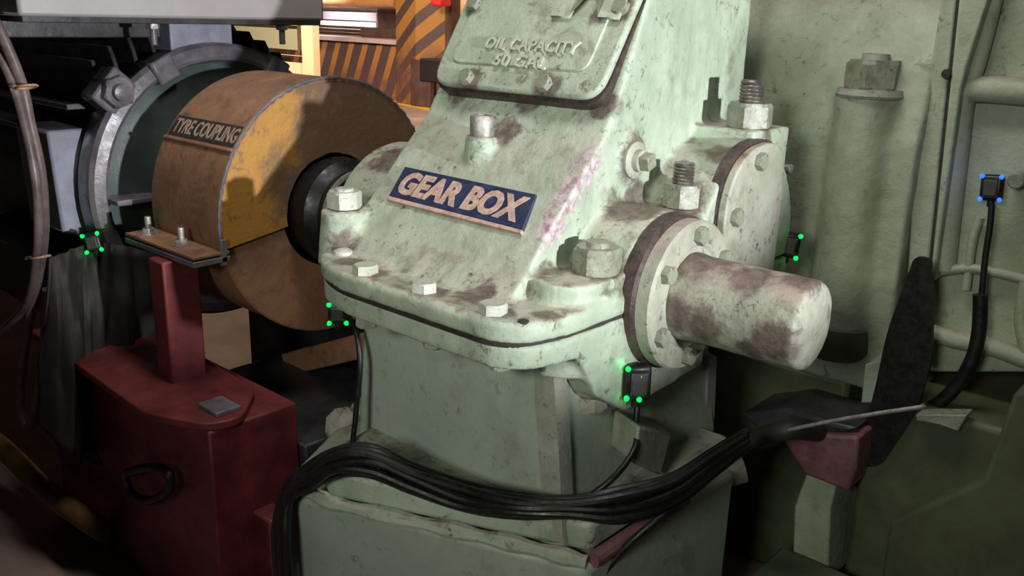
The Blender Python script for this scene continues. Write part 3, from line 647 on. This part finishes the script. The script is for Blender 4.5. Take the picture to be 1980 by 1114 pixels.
# angle measured from +Z towards -Y
def gp(x, ang, r): return Vector((x, GY-r*math.sin(ang), GZ+r*math.cos(ang)))
A0, A1 = math.radians(-99.5), math.radians(99.5)
def shell(x0, x1, a0, a1, r0, r1, n=60, wob=0.):
    bm = NB(); rows = []
    for k in range(n+1):
        a = a0+(a1-a0)*k/n; q = wob*noise.noise(Vector((a*5, 1.3, 0)))
        rows.append([bm.verts.new(gp(x, a, r+q)) for x, r in ((x0, r0), (x1, r0), (x1, r1), (x0, r1))])
    for A, B in zip(rows, rows[1:]):
        for j in range(4): bm.faces.new((A[j], A[(j+1) % 4], B[(j+1) % 4], B[j]))
    bm.faces.new(rows[0]); bm.faces.new(rows[-1][::-1]); return bm
GX0, GX1 = -1.15, -.82
obj('upper_shell', shell(GX0, GX1, A0, A1, GR-.006, GR), RUST, GD)
obj('end_plate', shell(GX1-.008, GX1-.001, A0, A1, .150, GR+.004, 90, .003), YELLOWSHEET, GD, ang=50, label='worn yellow end plate with painted-in shade and a round shaft hole')
bm = NB(); tube(bm, [gp(GX1-.001, A0+(A1-A0)*k/90, GR+.001+.0025*noise.noise(Vector((k*.9, 0, 0)))) for k in range(91)], lambda t: .0045+.0018*math.sin(t*260), 8, 1, False); obj('edge_weld', bm, MOTORRING, GD, label='lumpy grey weld along the rim')
AL0, AL1 = None, None
def ang_of(x, y, X): P = at(x, y, X=X); return math.atan2(GY-P.y, P.z-GZ)
def on_guard(x, y):
    "photo point onto the guard's drum"
    D = RGT*((x-CX)/F)+UP*((CY-y)/F)+FWD
    a = D.y**2+D.z**2; oy, oz = CAM.y-GY, CAM.z-GZ; b = 2*(D.y*oy+D.z*oz); c = oy*oy+oz*oz-GR*GR
    s = (-b-math.sqrt(max(0, b*b-4*a*c)))/(2*a); return CAM+D*s
g = [on_guard(350, 222), on_guard(492, 252), on_guard(476, 288), on_guard(332, 262)]
angs = [math.atan2(GY-p.y, p.z-GZ) for p in g]; la0 = (angs[0]+angs[1])/2; la1 = (angs[2]+angs[3])/2
print('LABEL', [tuple(round(v, 3) for v in p) for p in g], angs)
LX0, LX1 = GX0+.012, GX1-.004
LP = obj('label_plate', shell(LX0, LX1, la0, la1, GR-.001, GR+.0025, 10), BLACKPLATE, GD, label='black strip lettered TYRE COUPLING')
me = fit_text(text_mesh('TYRE COUPLING', .06, .0005, .0012), (LX1-LX0)*.94, GR*abs(la1-la0)*.74)
bm = bmesh.new(); bm.from_mesh(me); bmesh.ops.triangulate(bm, faces=bm.faces)
for v in bm.verts:
    a = (la0+la1)/2-v.co.y/GR; v.co = gp((LX0+LX1)/2+v.co.x, a, GR+.0030+v.co.z)
obj('lettering', bm, LETTER2, LP, smooth=False)
sa = la1+.03; bm = NB(); tube(bm, [gp(GX0+.003+(GX1-GX0-.006)*k/24, sa, GR+.001+.002*noise.noise(Vector((k*1.3, 4, 0)))) for k in range(25)], .006, 8, 1, False); obj('seam_weld', bm, RUST, GD)
# foot flanges with bolts
ZF = GZ+GR*math.cos(A1)
yl = GY-GR*math.sin(A1)
bm = NB(); box(bm, GX0+.0, GX1+.01, yl-.085, yl+.012, ZF-.008, ZF); FG = obj('foot_flange', bm, RUST, GD, bevel=.002)
bm = NB(); box(bm, GX0+.0, GX1+.012, yl-.087, yl+.012, ZF-.026, ZF-.012); obj('lower_flange', bm, MOTORRING, GD, bevel=.002, label='grey lower flange bolted under the guard foot')
for x in (-.935, -1.10):
    o = obj('hold_bolt', stud_mesh(.0085, .045), STEEL, FG, MX((x, yl-.045, ZF))); obj('nut', hex_mesh(.016, .012, .15, 'nut'), STEEL, o, MX((x, yl-.045, ZF+.003)))
    bm = NB(); lathe(bm, (x, yl-.045, ZF), (0, 0, 1), [(0, 0), (.022, 0), (.022, .003), (0, .003)], 20)
    obj('washer', bm, STEEL, o)
bm = NB(); box(bm, GX1-.002, GX1+.012, yl-.012, yl+.004, ZF-.035, ZF+.03); obj('end_tab', bm, MOTORRING, GD, bevel=.002)
# lower half of the guard
obj('lower_shell', shell(GX0+.01, GX1-.012, math.radians(101), math.radians(259), GR-.014, GR-.008, 44), RUST, GD)
obj('lower_end_plate', shell(GX1-.02, GX1-.013, math.radians(101), math.radians(259), .155, GR-.004, 44), RUST, GD)

# ------------------------------------------------------------------ motor
MY, MZ = .04, 1.005
MT = thing('electric_motor', (-1.8, MY, .6), 'dark grey finned electric motor with a round flanged end', 'motor')
bm = NB(); lathe(bm, (-1.42, MY, MZ), (-1, 0, 0), [(0, 0), (.40, 0), (.40, .03), (.37, .05), (.37, 1.0), (0, 1.0)], 64); obj('stator_frame', bm, MOTOR, MT)
bm = NB(); lathe(bm, (-1.42, MY, MZ), (1, 0, 0), [(.30, 0), (.405, 0), (.41, .01), (.41, .075), (.400, .088), (.372, .095), (.362, .090), (.350, .05), (.30, .045)], 72); obj('end_ring', bm, MOTORRING, MT)
bm = NB(); lathe(bm, (-1.40, MY, MZ), (1, 0, 0), [(0, 0), (.36, 0), (.355, .03), (.28, .06), (.16, .10), (.08, .16), (.05, .16), (.05, .24), (0, .24)], 64); obj('end_shield', bm, MOTORGREEN, MT)
for k, a in enumerate((48, 27, 200, 330, 250)):
    a = math.radians(a); c, s = math.cos(a), math.sin(a)
    M = Matrix.Translation((-1.36, MY, MZ)) @ Matrix.Rotation(a, 4, 'X')
    bm = NB()
    if k % 2 == 0: box(bm, -.05, .03, -.055, .055, .37, .465, M)
    else: box(bm, -.02, .045, -.035, .035, .345, .415, M)
    lg = obj('flange_lug', bm, MOTORRING if k else MOTORRING, MT, bevel=.008)
    if k % 2 == 0:
        P = M @ Vector((.03, 0, .425)); b = hexbolt('lug_bolt', lg, P, (1, 0, 0), .045, .028, .3, MOTORRING); 
        obj('bolt_end', stud_mesh(.024, .02, False), MOTORRING, lg, MX(P+Vector((.026, 0, 0)), (1, 0, 0)))
# fins: upright on the crown, level on the flank
bm = NB(); P = at(255, 384, X=-1.30); box(bm, -1.40, -1.27, P.y-.055, P.y+.07, P.z-.012, P.z+.004); obj('shelf_rib', bm, MOTORRING, MT, bevel=.004)
def fin(y):
    z1 = MZ+math.sqrt(max(.01, .475**2-(y-MY)**2)); z0 = MZ+math.sqrt(max(0, .36**2-(y-MY)**2))
    pts = [(-2.35, z0), (-1.415, z0)]+[(-1.412-.05*(t/5)**2, z0+(z1-z0)*(t/5)**.8) for t in range(1, 6)]+[(-2.3, z1)]
    bm = NB(); prism(bm, [(x, y-.006, z) for x, z in pts], (0, .012, 0)); return obj('cooling_fin', bm, MOTOR, MT, bevel=.002, seg=1)
for y in (-.27, -.22, -.165, -.11, .115, .17, .225, .28, .335): fin(y)
for k in range(2):
    z = MZ+.235-.075*k; y1 = MY-math.sqrt(.455**2-(z-MZ)**2); y0 = MY-math.sqrt(.36**2-(z-MZ)**2)
    bm = NB(); box(bm, -2.3, -1.47, y1, y0, z-.008, z+.008); obj('cooling_fin', bm, MOTORRING, MT, bevel=.003)
# side pad and feet
Pp = at(190, 250, X=-1.40)
bm = NB(); prism(bm, [(-1.44, Pp.y-.11, .90), (-1.44, Pp.y+.03, .86), (-1.44, Pp.y+.03, Pp.z), (-1.44, Pp.y-.12, Pp.z)], (-.22, 0, 0)); obj('side_pad', bm, BLUEGREY, MT, bevel=.008, label='blue grey square pad on the motor flank')
bm = NB(); a, b = at(330, 80, X=-1.36), at(450, 80, X=-1.36); box(bm, -1.46, -1.36, a.y, b.y, 1.375, 1.47); obj('neck_plate', bm, BLUEGREY, MT, bevel=.004)
bm = NB(); box(bm, -1.95, -1.42, MY-.55, MY+.06, 1.425, 1.485); obj('box_mount', bm, MOTOR, MT, bevel=.004)
# terminal box
TX = -1.22; a, b = at(38, 38, X=TX), at(627, 38, X=TX)
bm = NB(); box(bm, TX-1.25, TX, a.y, b.y, (a.z+b.z)/2+.002, 1.80); TB = obj('terminal_box', bm, GREYBOX, MT, bevel=.008, label='pale grey terminal box on top')
bm = NB(); box(bm, TX-1.25, TX-.012, a.y+.01, b.y-.005, (a.z+b.z)/2-.012, (a.z+b.z)/2+.004); obj('base_lip', bm, MOTOR, TB, bevel=.002)
for (x, y, x2) in [(296, 62, 0), (545, 58, 0)]:
    P = at(x, y, X=TX-.03); hb = hexbolt('box_bolt', TB, (P.x, P.y, (a.z+b.z)/2-.012), (0, 0, -1), .018, .014, .2, MOTORRING); obj('shank', stud_mesh(.009, .045), MOTORRING, hb if False else TB, MX((P.x, P.y, (a.z+b.z)/2-.022), (0, 0, -1)))
# lower flank casting
bm = NB(); prism(bm, [(-1.45, -.42, .61), (-1.45, .3, .61), (-1.45, .3, .80), (-1.45, -.25, .86), (-1.45, -.40, .80)], (-.7, 0, 0)); obj('foot', bm, MOTOR, MT, bevel=.02)

# rubber sheet hanging under the motor end
bm = NB(); XS = -1.30; NX, NZ = 26, 16
top = [at(x, y, X=XS) for x, y in [(95, 500), (150, 478), (210, 470), (300, 490)]]; bot = [at(x, y, X=XS) for x, y in [(72, 830), (130, 880), (200, 872), (298, 690)]]
ct, cb = catmull(top, 12), catmull(bot, 12); G = []
for i in range(len(ct)):
    col = []
    for j in range(NZ+1):
        s = j/NZ; p = ct[i].lerp(cb[i], s); p = p+Vector((.10*noise.noise(Vector((i*.16+s*.7, s*.9, 2.2)))*(.25+s)+.03*noise.noise(Vector((i*.35, s*2.5, 7)))+.03*s, 0, 0)); col.append(bm.verts.new(p))
    G.append(col)
for i in range(len(G)-1):
    for j in range(NZ): bm.faces.new((G[i][j], G[i+1][j], G[i+1][j+1], G[i][j+1]))
o = tag(obj('rubber_sheet', bm, CLOTH, ang=60), 'dark creased rubber sheet hanging below the motor end', 'sheet'); sd = o.modifiers.new('thick', 'SOLIDIFY'); sd.thickness = .006

# hoses on the left
YH = -.56
h1 = [(-20, 20), (14, 92), (42, 165), (58, 240), (76, 320), (84, 400), (82, 480), (62, 590), (46, 690), (40, 780), (52, 825), (66, 800), (84, 690), (92, 560)]
bm = NB(); tube(bm, [at(x, y, Y=YH+.004*i) for i, (x, y) in enumerate(h1)], .0135, 12); HS1 = tag(obj('hose', bm, HOSE), 'dusty grey hose looping down in front of the motor', 'hose')
h2 = [(-30, 60), (6, 122), (30, 180), (47, 240), (64, 320), (73, 400), (71, 500), (50, 590), (-10, 650), (-60, 690)]
bm = NB(); tube(bm, [at(x, y, Y=YH-.01) for i, (x, y) in enumerate(h2)], .011, 12); tag(obj('hose', bm, HOSE), 'thinner hose tied beside the looping hose and bending off left', 'hose')
for i, (x, y) in enumerate([(52, 168), (78, 497)]):
    P = at(x, y, Y=YH-.003); bm = NB(); tube(bm, [P+Vector((.026*math.cos(k*PI/8), .022*math.sin(k*PI/8), .006*math.cos(k*PI/8))) for k in range(17)], .003, 6, 1, False)
    tube(bm, [P+Vector((-.024, -.01, -.004)), P+Vector((-.04, -.02, -.008))], .004, 6, 2)
    tag(obj('cable_tie', bm, TIE), ['tan cable tie round both hoses above the motor pad', 'tan cable tie round both hoses beside the rubber sheet'][i], 'cable tie')

# red base frame
RB = thing('motor_base_frame', (-.9, -.4, 0), 'dark red steel base frame under the motor and guard', 'frame')
bm = NB(); prism(bm, [(p.x, p.y, .585) for p in rounded([(-1.56, -.49), (-.80, -.53), (-.64, -.46), (-.62, -.385), (-.74, -.27), (-1.56, -.20)], [.01, .03, .06, .06, .03, .01])], (0, 0, .02)); obj('top_plate', bm, RED, RB, bevel=.003)
bm = NB(); box(bm, -1.55, -.64, -.46, -.22, .0, .585); obj('box_beam', bm, RED, RB, bevel=.006)
bm = NB(); a = at(291, 560, Y=-.40); b = at(318, 560, Y=-.40); box(bm, a.x, b.x, -.40, -.305, .60, ZF-.028); obj('guard_post', bm, RED, RB, bevel=.005)
Pq = at(412, 790, Z=.606); bm = NB(); box(bm, Pq.x-.035, Pq.x+.05, Pq.y-.02, Pq.y+.045, .604, .616); cl = obj('clip_plate', bm, MOTORRING, RB, bevel=.003, label='bare grey lug plate'); 
bm = NB(); tube(bm, [at(x, y, Y=-.33) for x, y in [(415, 1072), (460, 1046), (490, 1032)]], .007, 8); obj('edge_angle', bm, RUST, RB)
bm = NB(); box(bm, -.72, -.57, -.36, -.30, .0, .34); obj('side_channel', bm, RED, RB, bevel=.006)
a, b = at(570, 700, Y=.12), at(730, 660, Y=.12); bm = NB(); d = (b-a); box(bm, 0, d.length+.1, -.04, .04, -.035, .035, MX(a, d) @ Matrix.Rotation(PI/2, 4, 'Y') if False else Matrix.Translation(a) @ d.to_track_quat('X', 'Z').to_matrix().to_4x4()); obj('cross_strut', bm, RUST, RB, bevel=.004)
bm = NB(); box(bm, -1.2, -.62, -.215, .27, .0, .47); obj('bed_blocker', bm, MOTOR, RB, bevel=.006, label='dark block added under the coupling to hide the lit floor')  # box added so that the space under the coupling stays dark
bm = NB(); box(bm, -1.78, -.60, .36, .41, .0, .96); tag(obj('floor_blocker', bm, MOTOR, bevel=.006), 'dark upright plate added behind the coupling to hide the lit floor', 'plate')  # plate added to keep the lit floor beyond out of sight
bm = NB(); tube(bm, [at(x, y, Y=-.55) for x, y in [(-40, 830), (20, 880), (90, 950), (160, 1000)]]+[at(205, 1030, Y=-.48), at(240, 1050, Y=-.40)], .03, 14); tag(obj('conduit_pipe', bm, plain('dull_ochre_paint', (.16, .10, .03), .6)), 'dull ochre pipe running low at bottom left of the red frame', 'pipe')
bm = NB(); tube(bm, [at(x, y, Y=-.50) for x, y in [(240, 920), (255, 955), (290, 968), (325, 950), (325, 915), (285, 905), (245, 915)]], .012, 10); tag(obj('cable_coil', bm, RUBBER), 'black cable loop hanging in front of the red frame', 'cable')

# ------------------------------------------------------------------ sensors with LEDs and their cables
def rbox_mesh(w, d, h, r):
    bm = NB(); box(bm, -w/2, w/2, -d/2, d/2, -h/2, h/2); return bm
def sensor(loc, normal, rot, w, h, label, col, group=None, leds=((-1, 1), (1, 1), (-1, -1), (1, -1)), light=.02, off=.0):
    t = thing('vibration_sensor', loc, label, 'sensor', group); M = MX(loc, normal, rot)
    bm = NB(); box(bm, -h/2, h/2, -w/2, w/2, 0, .028); obj('body', bm, RUBBER, t, M, bevel=.008, seg=3)
    bm = NB(); box(bm, -h*.32, h*.32, -w*.32, w*.32, .027, .033); obj('lid', bm, BLACKPLATE, t, M, bevel=.003)
    bm = NB(); cyl(bm, (-h/2-.014, 0, .012), (1, 0, 0), .008, .018, 14); obj('cable_gland', bm, RUBBER, t, M)
    for i, (a, b) in enumerate(leds):
        bm = NB(); lathe(bm, (b*h*.40, a*w*.38, .022), (b*.5, a*.5, 1), [(0, 0), (.0050, 0), (.0050, .007), (.003, .0105), (0, .0115)], 12); obj('led', bm, col, t, M)
    P = M @ Vector((h*.62, w*.62, .022)); c = (.05, 1, .2) if col is LEDG else (.1, .2, 1)
    lamp('sensor_glow', 'POINT', P, None, light, c, .004)
    return t
P = at(1226, 733, X=.240); sensor(P, (1, -.75, .05), 0, .052, .070, 'black sensor with green lights hanging below the front bearing cap', LEDG, light=.012, leds=((-.1, .5), (1, 1), (1, -.9), (-.1, -1)))
sensor((-.235-.28, -.18, .845), (1, -.9, 0), 0, .045, .05, 'black sensor with green lights tucked behind the left flange corner', LEDG, light=.01)
P = at(183, 468, X=-1.30); sensor(P, (1, -.8, .2), .2, .045, .05, 'black sensor with green lights on the lower motor end', LEDG, light=.02)
P = at(1525, 470, Y=.56); sensor(P, (.5, -1, 0), -.1, .05, .06, 'black sensor with green lights behind the round shaft cover', LEDG, light=.10)
P = at(1922, 362, Y=.80); sensor(P, (0, -1, .05), .08, .046, .058, 'black sensor with four blue lights on the right ribbed panel', LEDB, light=.02)

CG1 = 'black cables bundled across the pedestal'
LB1 = 'thin black cable lying in the bundle across the pedestal foot'
base_path = [(548, 1130), (546, 1030), (560, 955), (600, 925), (650, 893), (720, 892), (800, 925), (900, 960), (1000, 978), (1100, 982), (1200, 978), (1300, 948), (1380, 895), (1440, 850)]
yy = [-.47, -.47, -.455, -.435, -.44, -.41, -.37, -.33, -.31, -.26, -.20, -.10, .05, .18]
for i in range(10):
    pts = []
    for k, ((x, y), Y) in enumerate(zip(base_path, yy)):
        f = (i-4.5)/4.5; spread = [4, 6, 14, 20, 22, 24, 24, 22, 16, 13, 26, 26, 20, 14][k]
        pts.append(at(x+random.uniform(-5, 5)+(f*9 if k < 2 else 0), y+f*spread+random.uniform(-3, 3), Y=Y-.012*(i % 3)))
    bm = NB(); tube(bm, pts, .0085 if i % 3 else .0095, 9, 14, True, .05 if i in (6, 8) else 0.); tag(obj('cable', bm, RUBBER), LB1, 'cable', CG1)
def cable(pts, r, label, mat=RUBBER, name='sensor_cable', cat='cable', k=10, ribs=0.):
    bm = NB(); tube(bm, pts, r, 14, k, True, ribs); return tag(obj(name, bm, mat), label, cat)
cable([at(x, y, Y=-.26-.012*i) for i, (x, y) in enumerate([(668, 606), (688, 640), (696, 700), (690, 780), (684, 840), (676, 890)])], .006, 'black lead dropping from the left sensor beside the pedestal')
cable([at(x, y, Y=Y) for (x, y), Y in zip([(1233, 775), (1230, 820), (1228, 865), (1190, 920), (1130, 965), (1070, 985)], [-.04, -.06, -.10, -.16, -.21, -.26])], .006, 'black lead dropping from the sensor under the bearing cap')
cable([at(x, y, Y=Y) for (x, y), Y in zip([(1360, 920), (1310, 975), (1240, 1030), (1180, 1090), (1150, 1140)], [.05, -.05, -.12, -.16, -.2])], .007, 'black cable falling from the bundle past the plinth corner')
cable([at(x, y, Y=.76) for x, y in [(1918, 395), (1914, 440), (1905, 500), (1898, 575)]], .007, 'thin black lead below the blue-lit sensor')
cable([at(x, y, Y=.74) for x, y in [(1896, 570), (1893, 640), (1878, 700), (1842, 755), (1790, 792), (1700, 800)]], .016, 'thick black sleeve curving down from the blue-lit sensor')
bm = NB(); prism(bm, [(p.x, .685, p.y) for p in rounded([(at(x, y, Y=.685).x, at(x, y, Y=.685).z) for x, y in [(1768, 495), (1800, 500), (1804, 560), (1802, 700), (1770, 800), (1700, 905), (1650, 900), (1690, 760), (1715, 640), (1745, 560)]], .05)], (0, .012, 0)); tag(obj('shadow_gap_infill', bm, RUBBER), 'black flap hanging in the dark right of the bolt boss', 'infill')  # black sheet added where there is only a shadow gap
cable([at(x, y, Y=.40) for x, y in [(1510, 835), (1600, 816), (1700, 799), (1775, 788), (1787, 784)]], .0045, 'thin bare metal rod slanting behind the shaft cover', STEEL, 'metal_rod', 'rod')
cable([at(x, y, Y=.42) for x, y in [(1330, 925), (1400, 880), (1470, 845), (1530, 832)]]+[at(1570, 836, Y=.55), at(1600, 838, Y=.72)], .022, 'thick dark hose leaving the bundle towards the casing base', CLOTH, 'hose', 'hose')
